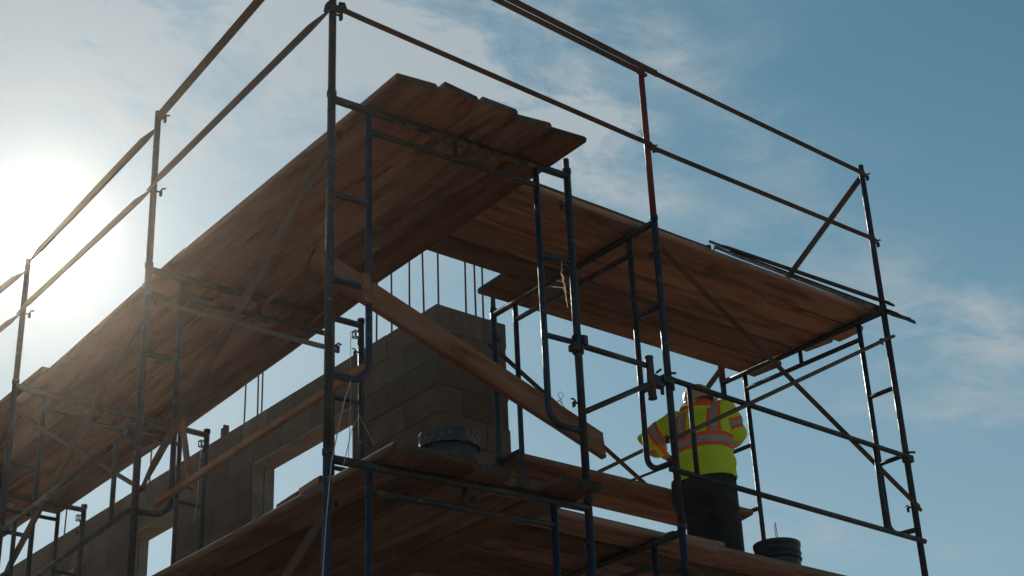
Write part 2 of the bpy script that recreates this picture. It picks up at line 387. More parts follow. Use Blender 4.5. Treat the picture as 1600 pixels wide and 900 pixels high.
for F, nm, sm, where in spots:
    for lift in range(3):
        pre = ('upper blue frame, ', 'lower blue frame, ', 'bottom blue frame, ')[lift]
        frame(F, lift, pre + where, leg_m=(STEEL_BLUE if lift and F in (FA, FB) else STEEL), str_m=STEEL_BLUE if F is FA else STEEL, box=F in (F1, F2, F3, F4))
    for u in (0, FW):                                                    # base plates on the soil
        c = F.p(u, -FH * 3 + .03); h = c.z - GZ
        m = MB(); m.path([(0, 0, h + .02), (0, 0, 0.01)], RL * .85, 12); m.box((0, 0, .0), (.15, .15, .012)); m.box((0, 0, -.03), (.28, .5, .045), mi=1)
        o = m.build('base_jack', [STEEL_DARK, WOOD_DARK], None, (c.x, c.y, GZ + .03))
        tag(o, ('outer' if u == 0 else 'inner') + ' screw jack under the frame, ' + where, 'base jack', 'base jacks under the scaffold')

# crust of spilt mortar on the bars of the corner frame
CRUST = plain_mat('dried_mortar', (0.16, 0.105, 0.075), 0.95, .45, 30, .9, .01)
fa_up = [o for o in COL.objects if o.get('label', '') == 'upper blue frame, at the near corner of the scaffold'][0]
cr = random.Random(4)
for k_ in range(26):
    low = k_ % 3 == 2; u = cr.uniform(.70, 1.12) if k_ < 18 else cr.uniform(.3, 1.3); r0 = cr.uniform(.006, .013) * (.7 if k_ > 17 else 1)
    m = MB(); zc_ = (-.125 + RS * .3) if low else (-RL * .6); L_ = cr.uniform(.02, .06)
    m.path([Vector((u - L_, 0, zc_)) , Vector((u - L_ * .4, cr.uniform(-.008, .008), zc_ + cr.uniform(-.01, .006))), Vector((u + L_ * .3, cr.uniform(-.008, .008), zc_ + cr.uniform(-.012, .006))), Vector((u + L_, 0, zc_))],
           [r0 * .5, r0 * cr.uniform(.8, 1.3) + (0 if low else .010), r0 * cr.uniform(.7, 1.2) + (0 if low else .009), r0 * .4], 7)
    m.v = [shear(FA, v) for v in m.v]; m.build('mortar_crust', CRUST, fa_up)

# ------------------------------------------------------------------ guard posts
def post(F, u, z1, label, mat, z0=0.03, r=RL * .93, knobs=()):
    e = empty('guard_post', label, 'guard post', 'guard posts', loc=F.p(u, z0))
    m = MB(); a = F.p(u, z1) - F.p(u, z0)
    m.path([(0, 0, 0), a], r, 14); m.build('tube', mat, e)
    for zk in knobs:
        b = F.p(u, zk) - F.p(u, z0); m = MB()
        m.path([b + Vector((-.02, 0, 0)), b + Vector((.05, -.01, .0))], .006, 8)
        m.path([b + Vector((.04, -.01, .0)), b + Vector((.055, -.01, .028)), b + Vector((.075, -.012, .034))], .006, 6)
        m.box(b + Vector((.045, -.01, -.012)), (.012, .02, .03)); m.build('rail_lock', STEEL_DARK, e)
    return e
post(FA, 0, 1.16, 'dark navy guard post on the corner leg, cut off by the top picture edge', STEEL, knobs=(.53, .55, 1.08))
post(F1, 0, 1.13, 'dark guard post on the second leg of the left run, free top in view', STEEL, knobs=(1.09, .55))
post(F2, 0, .97, 'guard post half lost in the sun glare at the left', STEEL, knobs=(.55,))
post(F3, 0, 1.1, 'guard post beyond the left picture edge', STEEL, knobs=(.55, 1.08))
post(F4, 0, 1.1, 'farthest guard post of the left run, beyond the left picture edge', STEEL, knobs=(.55, 1.08))
post(FA, FW, .11, 'short pipe stub on the corner frame, just clear of the plank ends', STEEL_DARK, r=RL * .8)
post(FB, 0, 1.11, 'red guard post in the middle of the right run, rails lapping at its top', STEEL_RED, knobs=(.53,))
post(FC, 0, 1.14, 'tall dark guard post with bright sunlit edge at the right end', STEEL, knobs=(.53, 1.06))
post(FC, FW, 1.14, 'red guard post on the inner leg at the right end, mostly hidden by planks', STEEL_RED, z0=.0, r=RL * 1.15, knobs=(1.1,))
post(FB, FW, .16, 'short pipe stub on the inner leg of the middle frame', STEEL_DARK, r=RL * .8)

# ------------------------------------------------------------------ braces and rails (steel angle with flattened punched ends)
def angle_bar(name, a, b, label, cat, group, mat=BRACE, w=.030, sag=0.0, t=.0035, ext=0.03, roll=0.6, ends=True):
    a = Vector(a); b = Vector(b); d = (b - a); Ln = d.length; d.normalize()
    e = empty(name, label, cat, group, loc=a)
    up = Vector((0, 0, 1)) if abs(d.z) < .9 else Vector((1, 0, 0))
    s_ = d.cross(up).normalized(); u_ = s_.cross(d)
    cs, sn = math.cos(roll), math.sin(roll); A = s_ * cs + u_ * sn; B = -s_ * sn + u_ * cs
    m = MB(); k = 12; rings = []
    # L profile with thickness
    prof = [(0, 0), (w, 0), (w, t), (t, t), (t, w), (0, w)]
    for i in range(k + 1):
        s = i / k; o = d * (s * Ln) - Vector((0, 0, 1)) * sag * 4 * s * (1 - s)
        f = min(1.0, min(s, 1 - s) * Ln / 0.10 * .9 + 0.1) if ends else 1
        rings.append([o + A * (x - w * .3) + B * ((y - w * .3) * f) for x, y in prof])
    m.rings(rings, smooth=False); m.build('bar', mat, e)
    if ends:
        for q, sg in ((0, -1), (Ln, 1)):
            m = MB(); o = d * q; n = 10
            pr = [(-.05 * sg, -.5), (.02 * sg, -.5), (.034 * sg, -.2), (.034 * sg, .2), (.02 * sg, .5), (-.05 * sg, .5)]
            r1 = [o + d * x + A * (y * w * .85) + B * (-.0035) for x, y in pr]; r2 = [p + B * .004 for p in r1]
            m.rings([r1, r2], smooth=False); m.build('flat_end', mat, e)
    return e
def cross(Fa, Fb, u, label_a, label_b, lift=0, up=.20, dn=1.40, off=-.012, ssgn=None):
    g_ = 'cross braces of the scaffold'
    zo = -FH * lift
    fw = (Fb.p(u, 0) - Fa.p(u, 0)).normalized(); sd = fw.cross(Vector((0, 0, 1))).normalized() * .03
    if u > 0: sd = -sd
    angle_bar('cross_brace', Fa.p(u, zo - up) + sd, Fb.p(u, zo - dn) + sd, label_a, 'cross brace', g_)
    angle_bar('cross_brace', Fb.p(u, zo - up) + sd * 1.35, Fa.p(u, zo - dn) + sd * 1.35, label_b, 'cross brace', g_, roll=.9)
cross(FA, F1, 0, 'brace falling leftwards from the corner leg under the left platform', 'grey brace falling rightwards to the corner leg, under the big platform')
cross(F1, F2, 0, 'brace falling left from the second leg of the left run', 'pale grey brace crossing under the platform in the sun glare')
cross(F2, F3, 0, 'farther outer brace of the left run falling left', 'farther outer brace of the left run falling right')
cross(F3, F4, 0, 'last outer brace of the left run falling left', 'last outer brace of the left run falling right')
cross(FA, F1, 0, 'lower brace falling left from the corner leg', 'lower brace rising left from the corner leg', lift=1)
cross(F1, F2, 0, 'lower outer brace of the second left bay falling left', 'lower outer brace of the second left bay falling right', lift=1)
cross(FB, FC, 0, 'long brown brace falling right across the open right bay', 'long grey brace rising right in front of the worker')
cross(FB, FC, FW, 'inner brace ending above the orange planks, left of the worker', 'inner brace rising right behind the timber end and the worker', up=.22, dn=1.42)
cross(FB, FC, 0, 'lower brace of the right bay falling right', 'lower brace of the right bay rising right', lift=1)
# guard rails
RG = 'guard rails'
def rail(a, b, label, **kw): return angle_bar('guard_rail', a, b, label, 'guard rail', RG, **kw)
O = lambda F, z, dx=0, dy=0: F.p(0, z) + Vector((dx, dy, 0))
rail(O(F1, 1.06, -.01, -.06), O(FA, 1.13, -.03, .0), 'thick top rail climbing out of the picture at the upper left', w=.046)
rail(O(F1, 1.03, .01, .05), O(F2, .95, .0, -.05), 'top rail running into the sun glare', w=.036)
rail(O(F2, .90, .0, .06), O(F3, 1.0), 'short length of top rail at the left picture edge', w=.036)
rail(O(F3, 1.04, .03), O(F4, 1.04), 'farthest top rail, beyond the left picture edge')
rail(O(FA, .535, -.03), O(F1, .56, -.03), 'mid rail from the corner post down to the left, first bay')
rail(O(F1, .54, -.03), O(F2, .55, -.03), 'mid rail of the second left bay, crossing the bright sky')
rail(O(F2, .53, -.03), O(F3, .55, -.03), 'mid rail of the third left bay at the left edge')
rail(O(F3, .53, -.03), O(F4, .55, -.03), 'farthest mid rail, beyond the left picture edge')
rail(O(FA, 1.13, 0, -.03), O(FB, 1.06, 0, -.02), 'lower of two lapping top rails at the top centre', w=.034)
rail(O(FA, 1.16, .1, -.05), O(FB, 1.095, .10, -.03), 'upper of two lapping top rails, overshooting the red post', w=.036)
rail(O(FB, 1.095, 0, -.03), O(FC, 1.05, -.02, -.03), 'top rail from the red post to the right end post')
rail(O(FA, .55, 0, -.03), O(FB, .53, 0, -.03), 'mid rail from the corner post to the red post')
rail(O(FB, .51, .02, -.03), O(FC, .53, -.02, -.03), 'mid rail from the red post to the right end post')
# end guard at the right end: two bars crossing in the end plane
cx = FC.o.x
angle_bar('guard_rail', (4.565, .16, 1.17), (4.56, 1.95, .085), 'steep brown bar falling inwards from the top of the right end post', 'guard rail', RG, w=.036, ends=False)
angle_bar('guard_rail', (4.57, 1.67, 1.31), (4.57, .10, .135), 'upper of two bars falling to the right end above the planks', 'guard rail', RG, w=.034)
angle_bar('guard_rail', (4.57, 1.62, 1.24), (4.58, -.04, -.045), 'dark lower bar above the planks, its tip jutting past the right end leg', 'guard rail', RG, mat=STEEL_DARK, w=.042)

# ------------------------------------------------------------------ guard panels and loose tubes
def tube(name, a, b, r, label, cat, group=None, mat=STEEL_DARK, extra=()):
    a = Vector(a); e = MB(); e.path([Vector((0, 0, 0)), Vector(b) - a], r, 12)
    for p, q, rr in extra: e.path([Vector(p) - a, Vector(q) - a], rr, 12)
    o = e.build(name, mat, None, a); return tag(o, label, cat, group)
def panel(c0, c1, drop, label, mat=STEEL_DARK, inset=(.16, .34), over=.05):
    c0, c1 = Vector(c0), Vector(c1); e = empty('tube_barrier', label, 'barrier', 'tube barriers', loc=c0)
    d = (c1 - c0); dn = d.normalized(); z = Vector((0, 0, -drop))
    m = MB(); m.path([(0, 0, 0), d], RS, 12); m.build('top_bar', mat, e)
    m = MB(); m.path([z - dn * over, z + d - dn * .02 + dn * over], RS, 12); m.build('bottom_bar', mat, e)
    for s in (inset[0], d.length - inset[1]):
        m = MB(); m.path([dn * s + Vector((0, 0, .012)), dn * s + z], RS * .92, 12); m.build('upright', mat, e)
    for s in (0.0, d.length):
        m = MB(); q = dn * s
        m.box(q + Vector((0, .01, -.01)), (.06, .05, .045)); m.box(q + Vector((.012 if s == 0 else -.03, -.015, -.055)), (.014, .02, .045))
        m.path([q + Vector((-.03, -.02, .02)), q + Vector((.03, -.03, .03))], .008, 8); m.build('clamp', mat, e)
    return e
panel((2.36, .085, -.955), (4.50, .10, -.985), .56, 'right guard panel of dark tubes in front of the worker')
panel((.045, 2.15, -1.08), (.13, 4.1, -1.10), .50, 'guard panel of dark tubes in the second bay of the left run', inset=(.2, .2))
tube('bracing_tube', FA.p(FW, -RU2 - .02, -.02), (2.215, .10, -.905), RS, 'level dark tube from the corner frame to the middle frame', 'tube', 'loose scaffold tubes',
     extra=())
tube('bracing_tube', FA.p(FW, -1.43, .0), (2.30, .10, -.97), RS * .95, 'sloping dark tube below the level one, left of the sleeve', 'tube', 'loose scaffold tubes')
e = empty('pipe_coupler', 'rusty vertical pipe sleeve clamped beside the middle frame', 'pipe coupler', loc=(2.205, .075, -.99))
m = MB(); m.path([(0, 0, .125), (.004, 0, -.125)], .024, 16); m.path([(0, 0, .130), (0, 0, .118)], .026, 16); m.path([(.004, 0, -.118), (.004, 0, -.13)], .0265, 16); m.build('sleeve', BRACE, e)
m = MB(); m.box((.055, .005, -.012), (.07, .05, .06)); m.box((.09, 0, .01), (.03, .06, .04)); m.path([(.03, -.02, .03), (.06, -.03, .055)], .007, 8)
m.box((.075, -.01, -.06), (.02, .012, .06)); m.build('clamp', STEEL_DARK, e)
m = MB(); m.path([(0, 0, .03), (.11, .012, .012)], .011, 10); m.build('arm', STEEL_DARK, e)
# coupler collar where the level tube meets the corner frame's inner leg
e = empty('leg_clamp', 'dark clamp collar round the inner leg of the corner frame', 'clamp', loc=FA.p(FW, -RU2 - .01))
m = MB(); m.path([(0, 0, .05), (0, 0, -.05)], RL + .010, 14); m.box((-.035, -.01, -.03), (.04, .05, .035)); m.box((.02, -.03, .02), (.03, .03, .05)); m.build('collar', STEEL_DARK, e)
# coupling seen on the corner post beside the mid rails
e = empty('rail_clamp', 'dark wing clamp on the corner post at the top picture edge', 'clamp', loc=FA.p(0, .565))
m = MB(); m.path([(-.045, -.01, -.02), (0, -.02, 0), (.05, -.02, .02)], .010, 8); m.path([(-.05, -.01, -.045), (-.045, -.012, -.01), (-.03, -.012, .015)], .012, 8)
m.path([(.03, -.02, .03), (.055, -.02, .04), (.066, -.02, .005)], .011, 8); m.build('wings', STEEL_DARK, e)

# ------------------------------------------------------------------ planks
def plank_mesh(Ln, w, t, mat, seed, nose=True, warp=.004, chip=True):
    """plank along local X, underside at z=0, width along Y from 0 to w"""
    rr = random.Random(seed); m = MB(); k = max(5, int(Ln / .28)); rings = []
    g0 = .0028 if w > .2 else 0; w = w - 2 * g0
    c = .011 if w > .2 else .005; ph = rr.uniform(0, 9); cup = rr.uniform(-.002, .002)
    for i in range(k + 1):
        s = i / k; x = s * Ln
        if i == 0: x += 0
        dz = warp * math.sin(s * 3.1 + ph) + rr.uniform(-.0007, .0007); dy = .0022 * math.sin(s * 5 + ph * 2) + rr.uniform(-.0012, .0012)
        a = 0.0; b = 0.0
        ct = min(c, t * .3)
        ring = [(c, 0), (w - c, 0), (w, ct), (w, t - ct), (w - c, t), (c, t), (0, t - ct), (0, ct)]
        rg = []
        for q, (y, z) in enumerate(ring):
            ee = rr.uniform(-.0012, .0012)
            rg.append(Vector((x, y + g0 + dy + (ee if y in (0, w) else 0), z + dz)))
        rings.append(rg)
    if nose:                                                              # clipped, worn end corners
        for rg, sg in ((rings[0], 1), (rings[-1], -1)):
            c1 = rr.choice((.0, .012, .03, .045)); c2 = rr.choice((.0, .012, .03))
            tw = rr.uniform(-.012, .012)
            for q, p in enumerate(rg):
                y = p.y / w
                if y < .1: p.x += sg * c1
                if y > .9: p.x += sg * c2
                p.x += sg * rr.uniform(0, .006) + tw * (y - .5)
        # extra ring just inside for the clip
        for idx in (0, -1):
            rg = rings[idx]; sg = 1 if idx == 0 else -1
            base = [Vector((sg * .05 + (0 if idx == 0 else Ln), p.y, p.z)) for p in rg]
            if idx == 0: rings.insert(1, base)
            else: rings.insert(len(rings) - 1, base)
    m.rings(rings, smooth=False); m.mi[-1] = 1; m.mi[-2] = 1
    return m.mesh('plank', [mat, WOOD_END])
PSEED = [100]
def plank(a, b, w, label, mat, t=.042, group='scaffold planks', side=None, name='plank', cat='plank', roll=0.0, nose=True, warp=.004):
    """a,b: underside of the edge line (local y=0); side: direction in which the width runs"""
    a = Vector(a); b = Vector(b); d = b - a; Ln = d.length; X = d.normalized()
    Y = Vector(side); Y = (Y - X * Y.dot(X)).normalized(); Z = X.cross(Y)
    fl = Z.z < 0
    if fl:                                                                # keep z up: swap ends
        a, b = b, a; X = -X; Z = X.cross(Y)
    if roll: 
        q = Matrix.Rotation(roll, 3, X); Y = q @ Y; Z = q @ Z
    PSEED[0] += 1
    o = link(name, plank_mesh(Ln, w, t, mat, PSEED[0], nose, warp))
    o.matrix_world = Matrix(((X.x, Y.x, Z.x, a.x), (X.y, Y.y, Z.y, a.y), (X.z, Y.z, Z.z, a.z), (0, 0, 0, 1)))
    return tag(o, label, cat, group)
ORD = ['outermost', 'second', 'third', 'fourth', 'fifth', 'innermost']
wr = random.Random(5)
mats = [WOOD, WOOD_RED, WOOD, WOOD_DARK, WOOD_RED]
def zUL(F, u): return F.p(u, 0).z + RL + .003
# upper left platform: three bays of five planks, each bay lapping the next
starts = [-.44, -.50, -.485, -.475, -.47]
edges0 = [.110, .352, .600, .838, 1.082]
for i in range(5):
    za, zb = zUL(FA, .3 + i * .25), zUL(F1, .3 + i * .25)
    x = edges0[i]; x2 = x + .06
    y1 = 2.42 + [.0, -.12, .1, .02, -.06][i]; sl = (zb - za) / 2.2
    plank((x, starts[i], za - sl * .4), (x2, y1, zb + sl * .25), .2435, ('%s plank from the outer edge of the upper left platform, corner bay' % ORD[i]) if 0 < i < 4 else ('outermost plank of the upper left platform, highest plank end in the picture' if i == 0 else 'innermost plank of the upper left platform, its cut end at the platform tip'),
          mats[i], side=(1, 0, 0))
for i in range(5):
    x = [.200, .436, .668, .914, 1.162][i]
    z = zUL(F1, .8) - .0; z2 = zUL(F2, .8)
    lap = [.0, .09, -.06, .05, 0][i]
    plank((x, 1.90 + lap, z + .046), (x + .055, 4.46 + lap, z2), .2415 if i < 4 else .30, '%s plank from the outer edge, second bay of the upper left platform' % ORD[i], mats[(i + 2) % 5], side=(1, 0, 0))
for i in range(6):
    x = [.225, .470, .716, .962, 1.208, 1.45][i]
    if i == 5: x = 1.455
    z = zUL(F3, .8)
    lap = [.02, -.06, .08, .0, .05, .0][i]
    if i == 5:
        continue
    plank((x, 3.95 + lap, z + .046), (x + .02, 6.50 + lap, z), .2425 if i < 4 else .345, '%s plank from the outer edge, third bay of the upper left platform' % ORD[i], mats[(i + 1) % 5], side=(1, 0, 0))
for i in range(5):
    x = [.225, .47, .72, .97, 1.22][i]
    plank((x, 6.05, zUL(F3, .8) + .046), (x, 8.75, zUL(F4, .8)), .240, '%s plank from the outer edge, far bay of the upper left platform' % ORD[i], mats[(i + 3) % 5], side=(1, 0, 0))
# thin strips added to stand in for sunlight on plank edges and seams
plank((.86, 1.36, -.083), (.855, 2.35, -.083), .022, 'pale strip added as a sunlit plank edge under the left platform, right of the corner post', WOOD_ORANGE, t=.03, side=(1, 0, 0), name='lit_edge_strip', cat='lit_edge_strip', group='added lit-edge strips under the platforms', nose=False)
plank((.47, 2.05, -.083), (.46, 2.95, -.083), .02, 'pale strip added as a sunlit plank edge under the left platform, above the second header', WOOD_ORANGE, t=.03, side=(1, 0, 0), name='lit_edge_strip', cat='lit_edge_strip', group='added lit-edge strips under the platforms', nose=False)
plank((1.225, 1.95, -.083), (1.375, 3.72, -.075), .018, 'long thin orange strip added as seam sunlight under the inner edge of the left platform', WOOD_ORANGE, t=.022, side=(1, 0, 0), name='lit_edge_strip', cat='lit_edge_strip', group='added lit-edge strips under the platforms', nose=False)
plank((1.42, .635, .058), (2.02, .640, .058), .035, 'orange strip added as a sunlit plank edge under the right platform near the inner corner', WOOD_ORANGE, t=.028, side=(0, 1, 0), name='lit_edge_strip', cat='lit_edge_strip', group='added lit-edge strips under the platforms', nose=False)
# upper right platform
zB = FB.o.z + RL + .002; zC = FC.o.z + RL + .012
for i in (0, 1, 2, 3, 5):
    y = .238 + min(i, 4) * .2435 + (.01 if i == 5 else 0); x0 = [1.45, 1.42, 1.44, 1.40, 1.43, 2.06][i]; x1 = [4.64, 4.76, 4.70, 4.64, 4.64, 4.72][i]
    s = (zC - zB) / 2.2
    plank((x0, y - .012, zB - s * .9), (x1, y + .008, zC + s * .1), .241 if i < 5 else .275, [
        'outermost plank of the upper right platform', 'second plank from the outer edge of the upper right platform', 'third plank from the outer edge of the upper right platform',
        'fourth plank from the outer edge of the upper right platform', 'fifth plank from the outer edge of the upper right platform, reaching the inner corner',
        'innermost plank of the upper right platform, clipped end showing beside the wall pier'][i], [WOOD, WOOD_RED, WOOD, WOOD_DARK, WOOD_RED, WOOD_RED][i], side=(0, 1, 0))
plank((1.5, .238, zB + .0405), (3.02, .250, zB + .043), .20, 'extra plank lapped on the outer edge of the upper right platform, rounded end', WOOD, t=.024, side=(0, 1, 0), group='scaffold planks')
# lower left platform, its shade put into darker plank colours
startL = [-.34, -.36, -.31, -.22, -.39]
edgesL = [.135, .380, .626, .872, 1.120]
for i in range(5):
    za = FA.p(.3 + i * .25, -FH).z + RL + .012
    plank((edgesL[i], startL[i], za - .01 + (0.0)), (edgesL[i] + .045, 2.25 + .05 * (i % 3), za), .242, [
        'outermost plank of the lower left platform', 'second plank of the lower left platform, under the paint-stained bucket', 'third plank of the lower left platform, under the right half of the bucket',
        'fourth plank of the lower left platform, its end right of the bucket', 'innermost plank of the lower left platform, longest end towards the right'][i], (WOOD_DARK, WOOD_SHADED)[i % 2], side=(1, 0, 0))
for i in range(5):
    za = F1.p(.8, -FH).z + RL + .012
    plank((.15 + .245 * i, 2.33 + .05 * (i % 3), za), (.17 + .245 * i, 4.4, za), .238, '%s plank from the outer edge, second bay of the lower left platform' % ORD[i], (WOOD_SHADED, WOOD_DARK)[i % 2], side=(1, 0, 0))
plank((.185, .34, -1.930), (.19, .57, -1.930), .15, 'short board lapped on the lower left platform edge, nearer the corner post', WOOD_RED, t=.04, side=(1, 0, 0), group='short lapped boards')
plank((.20, .59, -1.930), (.21, .80, -1.930), .13, 'short board lapped on the lower left platform edge, farther from the corner post', WOOD_DARK, t=.032, side=(1, 0, 0), group='short lapped boards')
# lower right platform, plank colours darkened for shade like the left one
zl = FB.p(.8, -FH).z + RL + .004
for i in range(5):
    y = .272 + i * .245
    plank((1.46 + .03 * (i % 2), y, zl), (4.68 + .03 * (i % 3), y + .01, zl + .01), .242, [
        'outermost plank of the lower right platform, below the worker', 'second plank of the lower right platform', 'third plank of the lower right platform, carrying the black bucket',
        'fourth plank of the lower right platform', 'innermost plank of the lower right platform, under the worker'][i], (WOOD_DARK, WOOD_SHADED)[i % 2], side=(0, 1, 0))
plank((2.45, .285, zl + .044), (2.95, .29, zl + .044), .15, 'short board on the lower right platform edge at the worker\'s feet', WOOD_RED, t=.03, side=(0, 1, 0), group='short lapped boards')
# inner planks at knee height behind the worker
zo = -1.0
plank((2.33, 1.44, zo), (4.48, 1.43, zo + .01), .238, 'orange-brown inner plank behind the worker, nearer the scaffold', WOOD_RED, side=(0, 1, 0), group='inner knee-height planks')
plank((2.36, 1.685, zo), (4.46, 1.675, zo + .01), .235, 'orange-brown inner plank behind the worker, nearer the wall', WOOD_RED, side=(0, 1, 0), group='inner knee-height planks')
for F in (FB, FC):                                                        # side brackets carrying them
    a = F.p(FW, -RU2 - .02)
    m = MB(); m.path([(0, 0, 0), (0, .46, 0)], RS, 10); m.path([(0, 0, -.34), (0, .44, -.01)], RS * .8, 8); m.path([(0, 0, .04), (0, 0, -.38)], RL + .006, 10)
    tag(m.build('side_bracket', STEEL_DARK, None, a), 'small steel side bracket on the inner leg of the ' + ('middle frame of the right run' if F is FB else 'right end frame'), 'bracket', 'side brackets')
# long light timber lying on the bends of the left frames
a = Vector((.118, -.13, -1.525)); b = Vector((.20, 2.12, -1.52))
plank(a, b, .03, 'long thin orange timber lying along the left run on the frame bends', WOOD_ORANGE, t=.042, side=(1, 0, 0), name='timber', cat='timber', group='loose timbers', nose=False, warp=.008)
plank((.29, 1.90, -1.46), (.27, 2.03, -.98), .045, 'short orange board standing on the long timber by the second frame', WOOD_ORANGE, t=.018, side=(.9, .3, 0), name='board', cat='board', group='loose timbers', nose=False)
# the heavy diagonal timber behind the corner frame
def slab(name, a, b, w, t, label, mat, cat, yface, group=None):
    a = Vector(a); b = Vector(b); X = (b - a).normalized(); Yv = Vector((0, 1, 0)); Yv = (Yv - X * Yv.dot(X)).normalized(); Z = X.cross(Yv)
    PSEED[0] += 1; me = plank_mesh((b - a).length, w, t, mat, PSEED[0], True, .004)
    # local X length, local Y width -> world Z ; local Z thickness -> world Y
    o = link(name, me); Yw = -Z; Zw = X.cross(Yw)
    c = a - Yw * (w / 2)
    o.matrix_world = Matrix(((X.x, Yw.x, Zw.x, c.x), (X.y, Yw.y, Zw.y, c.y), (X.z, Yw.z, Zw.z, c.z), (0, 0, 0, 1)))
    return tag(o, label, cat, group)
slab('timber', (-.16, -.055, -.945), (1.69, -.085, -1.575), .13, .042, 'heavy brown timber slanting down across the corner frame, in front of the wall', WOOD_BEAM, 'timber', 1, 'loose timbers')
m = MB(); m.box((0, 0, 0), (.045, .02, .15)); m.box((.012, -.008, -.03), (.05, .012, .05))
o = m.build('wood_scrap', WOOD_BEAM, None, FA.p(SO - .035, -1.05, -.035)); o.rotation_euler = (0, R(-7), R(12)); tag(o, 'small brown wood scrap tied to the strut where the heavy timber crosses', 'wood scrap')

# ------------------------------------------------------------------ block wall
XW, YW, ZT, BT = 2.313, 2.215, .395, .194
CH, BL, J = .2032, .4064, .010
wall = empty('block_wall', 'unfinished grey concrete block wall with window openings and rebar standing out of its top', 'wall', loc=(XW, YW, ZT))
OPEN = [(3.25, 4.66), (5.86, 6.74), (7.80, 8.85)]; SILL = 8; LINT = 2; YE = 10.2; XE = 2.925
BM = {}
def block(dx, dy, dz, mat=BLOCK):
    key = (round(dx, 3), round(dy, 3), round(dz, 3), mat.name)
    if key not in BM:
        m = MB(); m.box((dx / 2, dy / 2, dz / 2), (dx, dy, dz)); BM[key] = m.mesh('block', mat)
        bmx = bmesh.new(); bmx.from_mesh(BM[key]); bmesh.ops.bevel(bmx, geom=list(bmx.edges), offset=.004, segments=1, affect='EDGES'); bmx.to_mesh(BM[key]); bmx.free()
    return BM[key]
rest = MB(); nb = 0; br = random.Random(3)
ncourse = int((ZT - GZ) / CH) + 1
def put(x0, x1, y0, y1, zt, c, mat=BLOCK):
    global nb
    dx, dy, dz = x1 - x0, y1 - y0, CH - J
    if dx < .03 or dy < .03: return
    jx = br.uniform(-.0025, .0025); jy = br.uniform(-.0025, .0025)
    if c < 9:
        link('block', block(dx, dy, dz, mat), wall, (x0 - XW + jx, y0 - YW + jy, zt - CH - ZT)); nb += 1
    else: rest.box(((x0 + x1) / 2 - XW, (y0 + y1) / 2 - YW, zt - CH - ZT + dz / 2), (dx, dy, dz))
for c in range(ncourse):
    zt = ZT - c * CH; odd = c % 2
    # right face wall
    x = XW if not odd else XW + BT + J
    while x < XE - .02:
        x1 = min(x + BL - J, XE); put(x, x1, YW, YW + BT, zt, c); x = x1 + J
    y = YW + BT + J if not odd else YW
    segs = [(y, YE)]
    if LINT <= c < SILL:
        segs = []; cur = y
        for a_, b_ in OPEN: segs.append((cur, a_)); cur = b_
        segs.append((cur, YE))
    for s0, s1 in segs:
        y = s0; first = True
        while y < s1 - .02:
            ln = BL - J
            if first and odd == 1 and s0 > 3: ln = BL / 2 - J
            y1 = min(y + ln, s1)
            if s1 - y1 < .06: y1 = s1
            put(XW, XW + BT, y, y1, zt, c); y = y1 + J; first = False
rest_o = rest.build('lower_blocks', BLOCK, wall); rest_o['kind'] = 'stuff'
# mortar core, slightly recessed
mo = MB(); q = .007; zb = GZ - ZT + .05
def core(x0, x1, y0, y1, z0, z1): mo.box(((x0 + x1) / 2 - XW, (y0 + y1) / 2 - YW, (z0 + z1) / 2 - ZT), (x1 - x0, y1 - y0, z1 - z0))
x0, x1 = XW + q, XW + BT - q
ztop = ZT - .012
core(x0, x1, YW + q, YE - q, ZT - LINT * CH, ztop); 
cur = YW + q
for a_, b_ in OPEN + [(YE - q, YE)]:
    core(x0, x1, cur, a_ - q if a_ < YE - .1 else a_, ZT - SILL * CH, ZT - LINT * CH - .001); cur = b_ + q
core(x0, x1, YW + q, YE - q, GZ + .05, ZT - SILL * CH - .001)
core(x1 + .001, XE - q, YW + q, YW + BT - q, GZ + .05, ztop)
mo.build('mortar', MORTAR, wall)
# pale jamb and soffit pieces lining each opening
for a_, b_ in OPEN:
    for yy in (a_ + .006, b_ - .006):
        m = MB(); hgt = (SILL - LINT) * CH
        for xx0, xx1 in ((.004, .092), (.104, .190)):
            m.box(((xx0 + xx1) / 2, 0, -hgt / 2), (xx1 - xx0, .022, hgt - .01))
        m.build('jamb', BLOCK_LITE, wall, (0, yy - YW, -LINT * CH))
    m = MB(); m.box((BT / 2, 0, 0), (BT - .01, b_ - a_ - .04, .02)); m.build('lintel_soffit', BLOCK_LITE, wall, (0, (a_ + b_) / 2 - YW, -LINT * CH - .006))
def rebar(x, y, h, lx=0, ly=0):
    m = MB(); m.path([(0, 0, -.15), (lx * .4, ly * .4, h * .5), (lx, ly, h)], .0078, 6); m.build('rebar', REBAR, wall, (x - XW, y - YW, 0))
for y, h in ((3.19, .8), (3.10, .85), (2.90, .8), (2.68, .8), (2.50, .95), (2.33, .95), (4.99, .8), (4.775, .85), (4.715, .85), (6.6, .5), (8.3, .6)):
    rebar(XW + .1, y, h, br.uniform(-.012, .012), br.uniform(-.02, .02))
for x, h in ((2.645, .9), (2.735, .85), (2.80, .85)): rebar(x, YW + .1, h, br.uniform(-.02, .02), 0)
m = MB(); m.box((0, 0, .05), (.05, .012, .14)); m.box((.02, .02, .05), (.012, .05, .13)); m.box((-.02, .02, .04), (.012, .04, .11)); m.build('anchor_strap', REBAR, wall, (.1, 5.28 - YW, .03))

